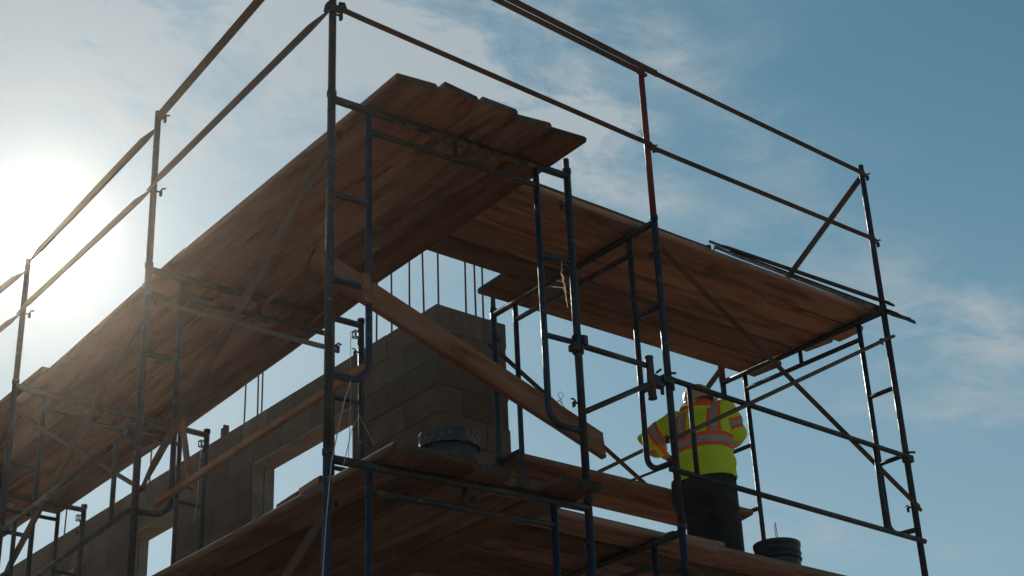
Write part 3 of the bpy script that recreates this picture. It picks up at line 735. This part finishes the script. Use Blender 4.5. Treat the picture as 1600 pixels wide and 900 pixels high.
# ------------------------------------------------------------------ buckets
def bucket(loc, h, r, matb, label, lip=True, cat='bucket'):
    e = empty('bucket', label, cat, 'buckets on the lower platform', loc=loc)
    def ring(rr, z, n=40): return [Vector((rr * math.cos(2 * math.pi * j / n), rr * math.sin(2 * math.pi * j / n), z)) for j in range(n)]
    m = MB()
    prof = [(r * .84, 0.0), (r * .86, .006), (r * .925, h * .58), (r * .93, h * .60)]
    m.rings([ring(a, z) for a, z in prof], cap=False)
    m.f.append(tuple(range(40))[::-1]); m.mi.append(0); m.sm.append(False)
    prof = [(r * .93, h * .60), (r * .90, h * .99), (r * .86, h * .985), (r * .84, h * .3), (r * .80, .015)]
    m.rings([ring(a, z) for a, z in prof], cap=False)
    m.build('shell', matb, e)
    m = MB()
    prof = [(r * .93, h * .64), (r * .985, h * .635), (r * .99, h * .66), (r * .955, h * .68), (r * .955, h * .74), (r * .99, h * .755), (r * .995, h * .775), (r * .965, h * .79), (r * .965, h * .90),
            (r * .985, h * .91), (r * 1.0, h * .955), (r * 1.0, h * .99), (r * .985, h * 1.0), (r * .93, h * 1.0), (r * .90, h * .97)] if lip else \
           [(r * .93, h * .78), (r * 1.02, h * .765), (r * 1.035, h * .78), (r * 1.02, h * .80), (r * 1.005, h * .93), (r * 1.03, h * .96), (r * 1.035, h * .99), (r * .99, h * 1.0), (r * .94, h * .995)]
    m.rings([ring(a, z) for a, z in prof], cap=False); m.build('rim', matb, e)
    return e
BUCK = steel_mat('stained_navy_plastic', (0.026, 0.029, 0.040), rust=(0.12, 0.10, 0.08), rust_lo=0.54, splat=0.60, rough=0.5, spl_col=(0.20, 0.17, 0.14))
BUCK2 = plain_mat('black_plastic', (0.012, 0.012, 0.013), 0.45, 0.4, 20, 0.2)
za = FA.p(.8, -FH).z + RL + .054
bk = bucket((.885, .235, za + .004), .345, .155, BUCK, 'mortar-stained navy bucket on the lower left platform in front of the wall', lip=False)
b2 = bucket((3.87, .75, zl + .045), .31, .152, BUCK2, 'black ribbed bucket at the right end of the lower platform, beside the worker')
m = MB(); m.path([(-.05, -.05, .29), (-.055, -.05, .40), (-.045, -.05, .44), (-.042, -.05, .40), (-.035, -.05, .29)], .0025, 5); m.build('bail_wire', WIRE, b2)

# ------------------------------------------------------------------ wires, string and rag
def wire(pts, r, label, mat=WIRE, cat='wire', group='stray wires', name='wire'):
    p0 = Vector(pts[0]); m = MB(); m.path([Vector(p) - p0 for p in pts], r, 5); return tag(m.build(name, mat, None, p0), label, cat, group)
STRING = plain_mat('pale_string', (0.42, 0.38, 0.32), 0.9, 0.2, 30, 0.2)
wire([FA.p(.11, -JB - .02, -.02), FA.p(.07, -1.66, -.03), FA.p(.0, -1.98, -.035), FA.p(-.02, -2.25, -.03), FA.p(-.055, -2.9, -.03), FA.p(-.06, -3.2, -.02)], .0028, 'pale string running down the front of the corner leg', STRING, 'string', 'strings')
wire([FA.p(.24, -1.85, -.02), FA.p(.15, -1.72, -.03), FA.p(.11, -1.80, -.03), FA.p(.06, -2.0, -.035)], .002, 'thin string loop hanging beside the corner leg below the bend', STRING, 'string', 'strings')
bp = FB.p(FW, -.22).lerp(FC.p(FW, -1.42), .26) + Vector((0, 0, .02))
wire([bp + Vector(p) * .6 for p in ((0, 0, 0), (-.06, 0, .10), (-.02, 0, .14), (.03, 0, .11), (-.01, 0, .06), (-.08, 0, .0), (-.11, 0, -.02), (-.05, 0, .03), (.02, 0, -.03), (.06, 0, -.08))], .0022, 'curled tie wire caught on the thin inner brace above the heavy timber')
wire([FB.p(0, .56) + Vector(p) for p in ((0, -.03, -.02), (-.06, -.05, -.015), (-.12, -.06, .01), (-.10, -.06, .03))], .0022, 'wisp of tie wire at the foot of the rail clamp on the red post')
w0 = F1.p(FW, -.08)
wire([w0 + Vector((-.10, -.03, 0)), w0 + Vector((-.10, -.03, -.5)), w0 + Vector((-.13, -.05, -.95))], .0022, 'pale wire hanging behind the corner leg', STRING, 'string', 'strings')
w0 = F2.p(FW, -.08)
wire([w0 + Vector((-.06, -.03, 0)), w0 + Vector((-.07, -.03, -.45)), w0 + Vector((-.09, -.03, -.62))], .0022, 'pale wire hanging from the bracket of the third frame', STRING, 'string', 'strings')
ca = FB.p(.14, -JB - .01)
wire([ca, Vector((2.20, .30, -1.54)), Vector((2.12, .33, -1.60)), Vector((2.06, .345, -1.585)), Vector((1.98, .36, -1.635)), Vector((1.84, .37, -1.66)), Vector((1.80, .37, -1.70))], .008, 'twisted brown cord trailing left from the frame bend beside the worker', BRACE, 'cord', None, 'cord')
# frayed rag hanging on the rung of the corner frame
RAG = new_mat('frayed_cloth'); RAGM, t_, b_ = RAG
b_.inputs['Base Color'].default_value = (.72, .62, .48, 1); b_.inputs['Roughness'].default_value = .9
tr = nd(t_, 'ShaderNodeBsdfTranslucent'); tr.inputs[0].default_value = (.8, .62, .42, 1); mx = nd(t_, 'ShaderNodeMixShader'); mx.inputs[0].default_value = .6
t_.links.new(b_.outputs[0], mx.inputs[1]); t_.links.new(tr.outputs[0], mx.inputs[2]); t_.links.new(mx.outputs[0], t_.nodes['Material Output'].inputs[0])
rp = FA.p(1.425, -RU1 - .02, -.03); m = MB(); rr = random.Random(9)
def strip(pts, w):
    pts = [Vector(p) for p in pts]; vs = []
    for i, p in enumerate(pts):
        a = rr.uniform(-.6, .6); ww = w * rr.uniform(.4, 1.2) * (1 - .5 * abs(i / (len(pts) - 1) - .5))
        vs += [p + Vector((math.cos(a), math.sin(a) * .5, math.sin(a))) * ww, p - Vector((math.cos(a), math.sin(a) * .5, math.sin(a))) * ww]
    n = len(pts); m.add(vs + [v + Vector((0, .002, 0)) for v in vs], [(2 * i, 2 * i + 1, 2 * i + 3, 2 * i + 2) for i in range(n - 1)] + [(2 * n + 2 * i, 2 * n + 2 * i + 2, 2 * n + 2 * i + 3, 2 * n + 2 * i + 1) for i in range(n - 1)])
strip([(0, 0, 0), (-.004, 0, -.06), (-.01, 0, -.07)], .002)
strip([(-.012, 0, -.065), (-.004, 0, -.085), (.004, 0, -.10), (-.002, 0, -.12), (.008, 0, -.135), (.012, 0, -.15), (.006, 0, -.165), (.014, 0, -.18)], .009)
strip([(.004, 0, -.12), (-.02, 0, -.13), (-.035, 0, -.125), (-.045, 0, -.132)], .004)
strip([(.012, 0, -.155), (-.02, 0, -.165), (-.05, 0, -.17), (-.075, 0, -.176), (-.095, 0, -.178)], .0045)
strip([(-.07, 0, -.176), (-.085, 0, -.178), (-.095, 0, -.182)], .009)
strip([(.012, 0, -.17), (.016, 0, -.21), (.022, 0, -.27)], .0016)
strip([(.008, 0, -.17), (.013, 0, -.20), (.014, 0, -.24)], .0014)
tag(m.build('frayed_rag', RAGM, None, rp), 'pale frayed rag hanging from the rung of the corner frame, glowing in the sun', 'rag')

# ------------------------------------------------------------------ the worker, seen from behind on the lower right platform
def remesh(mb_list, name, mats, voxel, parent, sm=6, fac=.5):
    m = MB()
    for q in mb_list: m.add(q.v, q.f, 0)
    me = m.mesh(name + '_src', mats); o = bpy.data.objects.new(name + '_src', me); COL.objects.link(o)
    md = o.modifiers.new('r', 'REMESH'); md.mode = 'VOXEL'; md.voxel_size = voxel
    ms = o.modifiers.new('s', 'SMOOTH'); ms.iterations = sm; ms.factor = fac
    dg = bpy.context.evaluated_depsgraph_get(); dg.update()
    me2 = bpy.data.meshes.new_from_object(o.evaluated_get(dg)); bpy.data.objects.remove(o); bpy.data.meshes.remove(me)
    me2.name = name
    me2.materials.clear()
    for mm in (mats if isinstance(mats, (list, tuple)) else [mats]): me2.materials.append(mm)
    me2.polygons.foreach_set('use_smooth', [True] * len(me2.polygons))
    return link(name, me2, parent)
def oval(c, a, b, n=20, tilt=0.0, lean=0.0, p=2.0):
    r_ = []
    for j in range(n):
        t = 2 * math.pi * j / n; cx_, sy_ = math.cos(t), math.sin(t)
        x = a * math.copysign(abs(cx_) ** (2 / p), cx_); y = b * math.copysign(abs(sy_) ** (2 / p), sy_)
        r_.append(Vector((c[0] + x, c[1] + y, c[2] + x * tilt + y * lean)))
    return r_
def loft(rs):
    m = MB(); m.rings(rs); return m
def limb(pts, rad, n=14, flat=None):
    m = MB(); m.path(pts, rad, n, flat=flat); return m
LIME = plain_mat('lime_fabric', (0.60, 0.72, 0.030), 0.8, .16, 9, .5, .008)
ORANGE = plain_mat('orange_fabric', (0.85, 0.115, 0.025), 0.8, .15, 12, .4, .006)
SILVER = plain_mat('reflective_tape', (0.34, 0.31, 0.30), 0.55, .25, 30, .3, .003)
NAVYC = plain_mat('dark_lining', (0.018, 0.018, 0.022), 0.9, .3, 12, .4)
DENIM = plain_mat('dark_work_trousers', (0.024, 0.022, 0.024), 0.92, .4, 10, .7, .01)
SKIN = plain_mat('skin', (0.38, 0.20, 0.13), 0.6, .12, 20, .2)
HAIRM = plain_mat('dark_hair', (0.02, 0.014, 0.01), 0.8, .3, 60, .4)
GLOVE = plain_mat('work_gloves', (0.10, 0.075, 0.055), 0.85, .4, 25, .4)
HATM = plain_mat('hard_hat_plastic', (0.50, 0.40, 0.28), 0.32, .12, 6, .05)
BOOT = plain_mat('boot_leather', (0.07, 0.045, 0.03), 0.7, .3, 20, .3)
BELT = plain_mat('grey_belt', (0.20, 0.19, 0.18), 0.8, .2, 20, .3)
PX, PY = 3.75, 1.18
wk = empty('person', 'worker from behind in lime and orange hi-vis jacket, hard hat and dark trousers', 'person', loc=(PX, PY, zl + .046))
wk.rotation_euler = (0, 0, -R(66))
# local axes: +Y is where he faces, +X his right, z from the boards
SHL, SHR = Vector((-.205, .02, 1.305)), Vector((.165, .01, 1.325))
ELL, ELR = Vector((-.405, .02, 1.235)), Vector((.205, .06, 1.150))
WRL, WRR = Vector((-.36, .235, 1.17)), Vector((.08, .28, 1.20))
# --- body: one continuous skin
bl = []
bl.append(loft([oval((0, 0, .86), .14, .10), oval((0, 0, .95), .15, .105), oval((0, .01, 1.10), .145, .10), oval((0, .03, 1.25), .165, .105), oval((0, .04, 1.34), .15, .09), oval((0, .05, 1.39), .07, .065)]))
bl.append(limb([(-.01, .05, 1.32), (-.025, .075, 1.37), (-.04, .095, 1.41)], [.062, .056, .056]))
hd = []
for zz, a, b_, yy in ((-.115, .035, .045, .035), (-.095, .052, .066, .02), (-.06, .064, .082, .008), (-.02, .072, .092, .0), (.03, .077, .097, -.004), (.075, .070, .088, -.006), (.105, .048, .062, -.006), (.12, .02, .026, -.006)):
    hd.append((zz, a, b_, yy))
HC = Vector((-.045, .115, 1.44)); HR = Matrix.Rotation(R(-20), 3, 'X')
def headp(p): return HC + HR @ Vector(p)
bl.append(loft([[headp(q) for q in oval((0, yy, zz), a, b_)] for zz, a, b_, yy in hd]))
m = MB(); m.path([headp((0, .082, .01)), headp((0, .108, -.02)), headp((0, .095, -.034))], [.009, .014, .010], 8); bl.append(m)      # nose
m = MB(); m.path([headp((-.022, .088, -.058)), headp((0, .095, -.058)), headp((.022, .088, -.058))], [.005, .008, .005], 8); bl.append(m)  # lips
for sx in (-1, 1):
    m = MB(); m.path([headp((sx * .072, -.004, -.03)), headp((sx * .083, -.012, -.005)), headp((sx * .078, -.008, .022))], [.008, .014, .009], 8); bl.append(m)
for S_, E_, Wr in ((SHL, ELL, WRL), (SHR, ELR, WRR)):
    bl.append(limb([S_ * .85 + Vector((0, .005, .19)), S_, S_.lerp(E_, .5), E_, E_.lerp(Wr, .35), Wr], [.05, .056, .050, .042, .041, .029]))
def hand(Wr, E_, grip, sx):
    d = (Wr - E_).normalized(); d = (d + Vector(grip)).normalized(); side = d.cross(Vector((0, 0, 1))).normalized() * sx; up = side.cross(d) * sx
    out = [limb([Wr - d * .01, Wr + d * .03, Wr + d * .075, Wr + d * .095], [.028, .034, .038, .030], 12, (1, .62) if abs(up.z) < .5 else (.62, 1))]
    for i, (o_, ln) in enumerate(((-.030, .062), (-.010, .072), (.010, .067), (.028, .052))):
        b0 = Wr + d * .088 + side * o_; b1 = b0 + d * ln * .5 - up * .010; b2 = b1 + d * ln * .28 - up * .024; b3 = b2 - up * .022 - d * .004
        out.append(limb([b0 - d * .012, b0, b1, b2, b3], [.0095, .0095, .0088, .008, .0068], 8))
    t0 = Wr + d * .028 - side * .026; out.append(limb([t0, t0 - side * .026 + d * .020 - up * .006, t0 - side * .030 + d * .048 - up * .016, t0 - side * .020 + d * .066 - up * .022], [.012, .0115, .010, .0075], 8))
    return out
LEGS = ((-1, Vector((-.082, -.01, .84)), Vector((-.092, .045, .47)), Vector((-.105, -.02, .09))), (1, Vector((.082, -.01, .84)), Vector((.088, .035, .47)), Vector((.10, -.03, .09))))
for sx, H_, K_, A_ in LEGS:
    bl.append(limb([H_ + Vector((0, 0, .06)), H_, H_.lerp(K_, .5), K_, K_.lerp(A_, .35), A_], [.085, .088, .072, .054, .050, .036]))
    bl.append(limb([A_ + Vector((0, -.045, -.045)), A_ + Vector((0, .02, -.035)), A_ + Vector((sx * .01, .13, -.06)), A_ + Vector((sx * .012, .18, -.066))], [.035, .042, .034, .02], 10))
body = remesh(bl, 'body', SKIN, .011, wk, 3)
gl_ = remesh(hand(WRL, ELL, (.3, .2, -.1), -1), 'glove', GLOVE, .0055, wk, 2); gl2 = remesh(hand(WRR, ELR, (-.3, .2, .1), 1), 'glove', GLOVE, .0055, wk, 2)
# eyes
for sx in (-1, 1):
    m = MB(); rs = []
    for i in range(1, 6):
        a = math.pi * i / 6; rs.append([headp((sx * .030 + .011 * math.sin(a) * math.cos(2 * math.pi * j / 10), .082 + .011 * math.sin(a) * math.sin(2 * math.pi * j / 10), .004 + .011 * math.cos(a))) for j in range(10)])
    m.rings(rs); m.build('eye', plain_mat('eye_white', (.6, .58, .55), .3, .1), wk)
# hair below the hat
hr = loft([[headp(q) for q in oval((0, -.012, z_), a, b_)] for z_, a, b_ in ((-.045, .062, .075), (-.01, .078, .092), (.03, .083, .10))]); hr.build('hair', HAIRM, wk)
# --- jacket
jl = [loft([oval((0, -.005, .835), .198, .150, p=2.3), oval((.0, -.008, .88), .205, .156, p=2.3), oval((0, -.015, .95), .205, .158, p=2.3), oval((0, -.018, 1.05), .196, .150, p=2.3), oval((0, -.012, 1.15), .200, .148, p=2.3),
            oval((0, .000, 1.24), .212, .146, p=2.3), oval((-.01, .018, 1.315), .205, .132), oval((-.03, .034, 1.36), .155, .108), oval((-.05, .05, 1.39), .09, .085)])]
for S_, E_, Wr in ((SHL, ELL, WRL), (SHR, ELR, WRR)):
    C_ = E_.lerp(Wr, .62)
    jl.append(limb([S_ * .72 + Vector((0, .005, .355)), S_ + Vector((0, 0, -.005)), S_.lerp(E_, .5) + Vector((0, 0, -.004)), E_, E_.lerp(C_, .6), C_], [.085, .094, .086, .078, .072, .060], 18))
def wrinkle(o, amp, fr_, seed, zlo=None):
    me = o.data
    for v in me.vertices:
        p = v.co
        n_ = noise.noise(Vector((p.x * fr_ + seed, p.y * fr_, p.z * fr_ * 1.9))) + .55 * noise.noise(Vector((p.x * fr_ * 2.3, p.y * fr_ * 2.3 + seed, p.z * fr_ * 4.6))) + .5 * (1 - 2 * abs(noise.noise(Vector((p.x * fr_ * .8 + p.z * fr_ * 1.3, p.y * fr_, p.z * fr_ * 1.2 + seed)))))
        v.co = p + v.normal * amp * n_
    me.update()
jk = remesh(jl, 'jacket', [LIME, ORANGE, SILVER, NAVYC], .0095, wk, 5)
wrinkle(jk, .0095, 6.5, 3.3)
def paint_jacket():
    me = jk.data
    def seg(p, a, b):
        d = b - a; t = max(-.2, min(1.2, (p - a).dot(d) / d.dot(d))); return t, (a + d * t - p).length
    for f in me.polygons:
        p = f.center; mi = 0
        tl, dl = seg(p, SHL, ELL); tr_, dr = seg(p, SHR, ELR)
        torso = abs(p.x) < .196 + (0 if p.z < 1.2 else -.0)
        inarmL = p.x < -.205 or (p.x < -.17 and dl < .11 and tl > .25 and p.z > 1.12 and p.x < -.20); inarmR = (p.x > .208) or (dr < .10 and tr_ > .3 and p.y > .10)
        if inarmL or inarmR:
            t = tl if inarmL else tr_
            el, wr_ = (ELL, WRL) if inarmL else (ELR, WRR)
            t2, d2 = seg(p, el, wr_)
            c0, c1 = (.70, 1.10)
            mid = (c0 + c1) / 2; hw = (c1 - c0) / 2
            if t2 > .02 and d2 < .085 and t > .97:
                if abs(t2 - .30) < .13: mi = 2 if abs(t2 - .30) < .07 else 1
            if abs(t - .64) < .20: mi = 2 if abs(t - .64) < .095 else 1
        else:
            zb_ = p.z + .10 * 0
            if abs(zb_ - 1.085) < .052: mi = 2 if abs(zb_ - 1.085) < .024 else 1
            elif p.z > 1.085:
                for cxx in (-.105, .125):
                    if abs(p.x - cxx) < .045: mi = 2 if abs(p.x - cxx) < .020 else 1
        if p.z < .842: mi = 3
        f.material_index = mi
paint_jacket()
# orange hood lying round the neck
m = MB(); rs = []
for i in range(9):
    a = math.pi * (i / 8); 
hood = [loft([oval((-.025, .012, 1.31), .125, .115), oval((-.028, .015, 1.35), .130, .118), oval((-.035, .035, 1.39), .115, .108), oval((-.04, .060, 1.425), .098, .095), oval((-.045, .080, 1.45), .088, .085)])]
hood.append(limb([(-.135, .02, 1.36), (-.09, -.065, 1.345), (-.01, -.095, 1.335), (.07, -.07, 1.34), (.10, .01, 1.36)], [.03, .042, .046, .042, .03], 12))
hd_ = remesh(hood, 'hood', [ORANGE, LIME], .009, wk, 4); wrinkle(hd_, .008, 9, 7.1)
for f in hd_.data.polygons:
    if (f.center.z > 1.395 and f.center.x < -.01 and f.center.y < .05) or f.center.z < 1.335: f.material_index = 1
# --- hard hat
m = MB(); n = 36
HTR = Matrix.Rotation(R(-12), 3, 'Y') @ Matrix.Rotation(R(10), 3, 'X'); HTC = headp((0, -.004, .025))
def hat(p): return HTC + HTR @ Vector(p)
rs = []
for z_, r_, ys in ((-.004, .143, 1.12), (.0, .146, 1.13), (.006, .138, 1.12), (.012, .116, 1.10), (.03, .113, 1.10), (.06, .106, 1.09), (.09, .090, 1.08), (.112, .066, 1.07), (.125, .036, 1.05), (.129, .006, 1)):
    rs.append([hat((r_ * math.cos(2 * math.pi * j / n) * .93, r_ * ys * math.sin(2 * math.pi * j / n), z_)) for j in range(n)])
m.rings(rs, cap=False)
o2 = [[q - HTR @ Vector((0, 0, .006)) for q in r_] for r_ in rs[:1]]
inn = [[hat((r_ * math.cos(2 * math.pi * j / n) * .93, r_ * 1.09 * math.sin(2 * math.pi * j / n), z_)) for j in range(n)] for z_, r_ in ((-.004, .143), (-.002, .112), (.03, .108), (.085, .085), (.12, .02))]
m.rings(inn, cap=False); m.build('hard_hat', HATM, wk)
m = MB()
for x_ in (-.022, 0, .022): m.path([hat((x_, -.105, .05)), hat((x_, -.07, .10)), hat((x_, 0, .129)), hat((x_, .07, .102)), hat((x_, .11, .045))], .0065, 8)
m.build('hat_ridge', HATM, wk)
m = MB(); m.rings([[hat((r_ * math.cos(2 * math.pi * j / n) * .90, r_ * 1.05 * math.sin(2 * math.pi * j / n), z_)) for j in range(n)] for r_, z_ in ((.100, -.035), (.104, -.02), (.106, .01))], cap=False); m.build('hat_band', NAVYC, wk)
# --- trousers, belt, boots
tl = [loft([oval((0, -.005, .90), .172, .130), oval((0, -.012, .84), .182, .142), oval((0, -.018, .78), .186, .150), oval((0, -.012, .72), .168, .135), oval((0, -.005, .69), .12, .10)])]
for sx, H_, K_, A_ in LEGS:
    tl.append(limb([H_ + Vector((0, 0, .02)), H_ + Vector((0, 0, -.10)), H_.lerp(K_, .6), K_, K_.lerp(A_, .5), A_ + Vector((0, 0, .02)), A_ + Vector((0, .01, -.02))], [.103, .108, .100, .092, .086, .081, .078], 16))
tr_o = remesh(tl, 'trousers', DENIM, .012, wk, 5); wrinkle(tr_o, .011, 6, 1.7)
m = MB(); m.rings([oval((0, -.006, .845), .186, .142, 32), oval((0, -.008, .858), .190, .146, 32), oval((0, -.008, .885), .188, .144, 32), oval((0, -.006, .895), .180, .138, 32)], cap=False); m.build('belt', BELT, wk)
m = MB(); pc = Vector((-.20, -.02, .80))
m.rings([[pc + Vector((.05 * math.cos(2 * math.pi * j / 14) * s_, .075 * math.sin(2 * math.pi * j / 14) * s_, z_)) for j in range(14)] for z_, s_ in ((-.13, .6), (-.11, .85), (-.03, 1.0), (.05, .95), (.07, .9))]); m.build('tool_pouch', NAVYC, wk)
for sx, H_, K_, A_ in LEGS:
    rs = []; A0 = A_
    m = MB()
    for y_, a, h_ in ((-.085, .030, .04), (-.07, .044, .075), (-.02, .048, .10), (.04, .050, .085), (.11, .052, .062), (.16, .044, .05), (.185, .024, .035)):
        rs.append([Vector((A0.x + a * math.cos(t), A0.y + y_, max(.004, .004 + h_ * (.5 + .5 * math.sin(t))))) for t in [2 * math.pi * j / 16 for j in range(16)]])
    m.rings(rs); m.path([(A0.x, A0.y - .01, .05), (A0.x, A0.y - .012, .17)], .052, 14); m.build('boot', BOOT, wk)
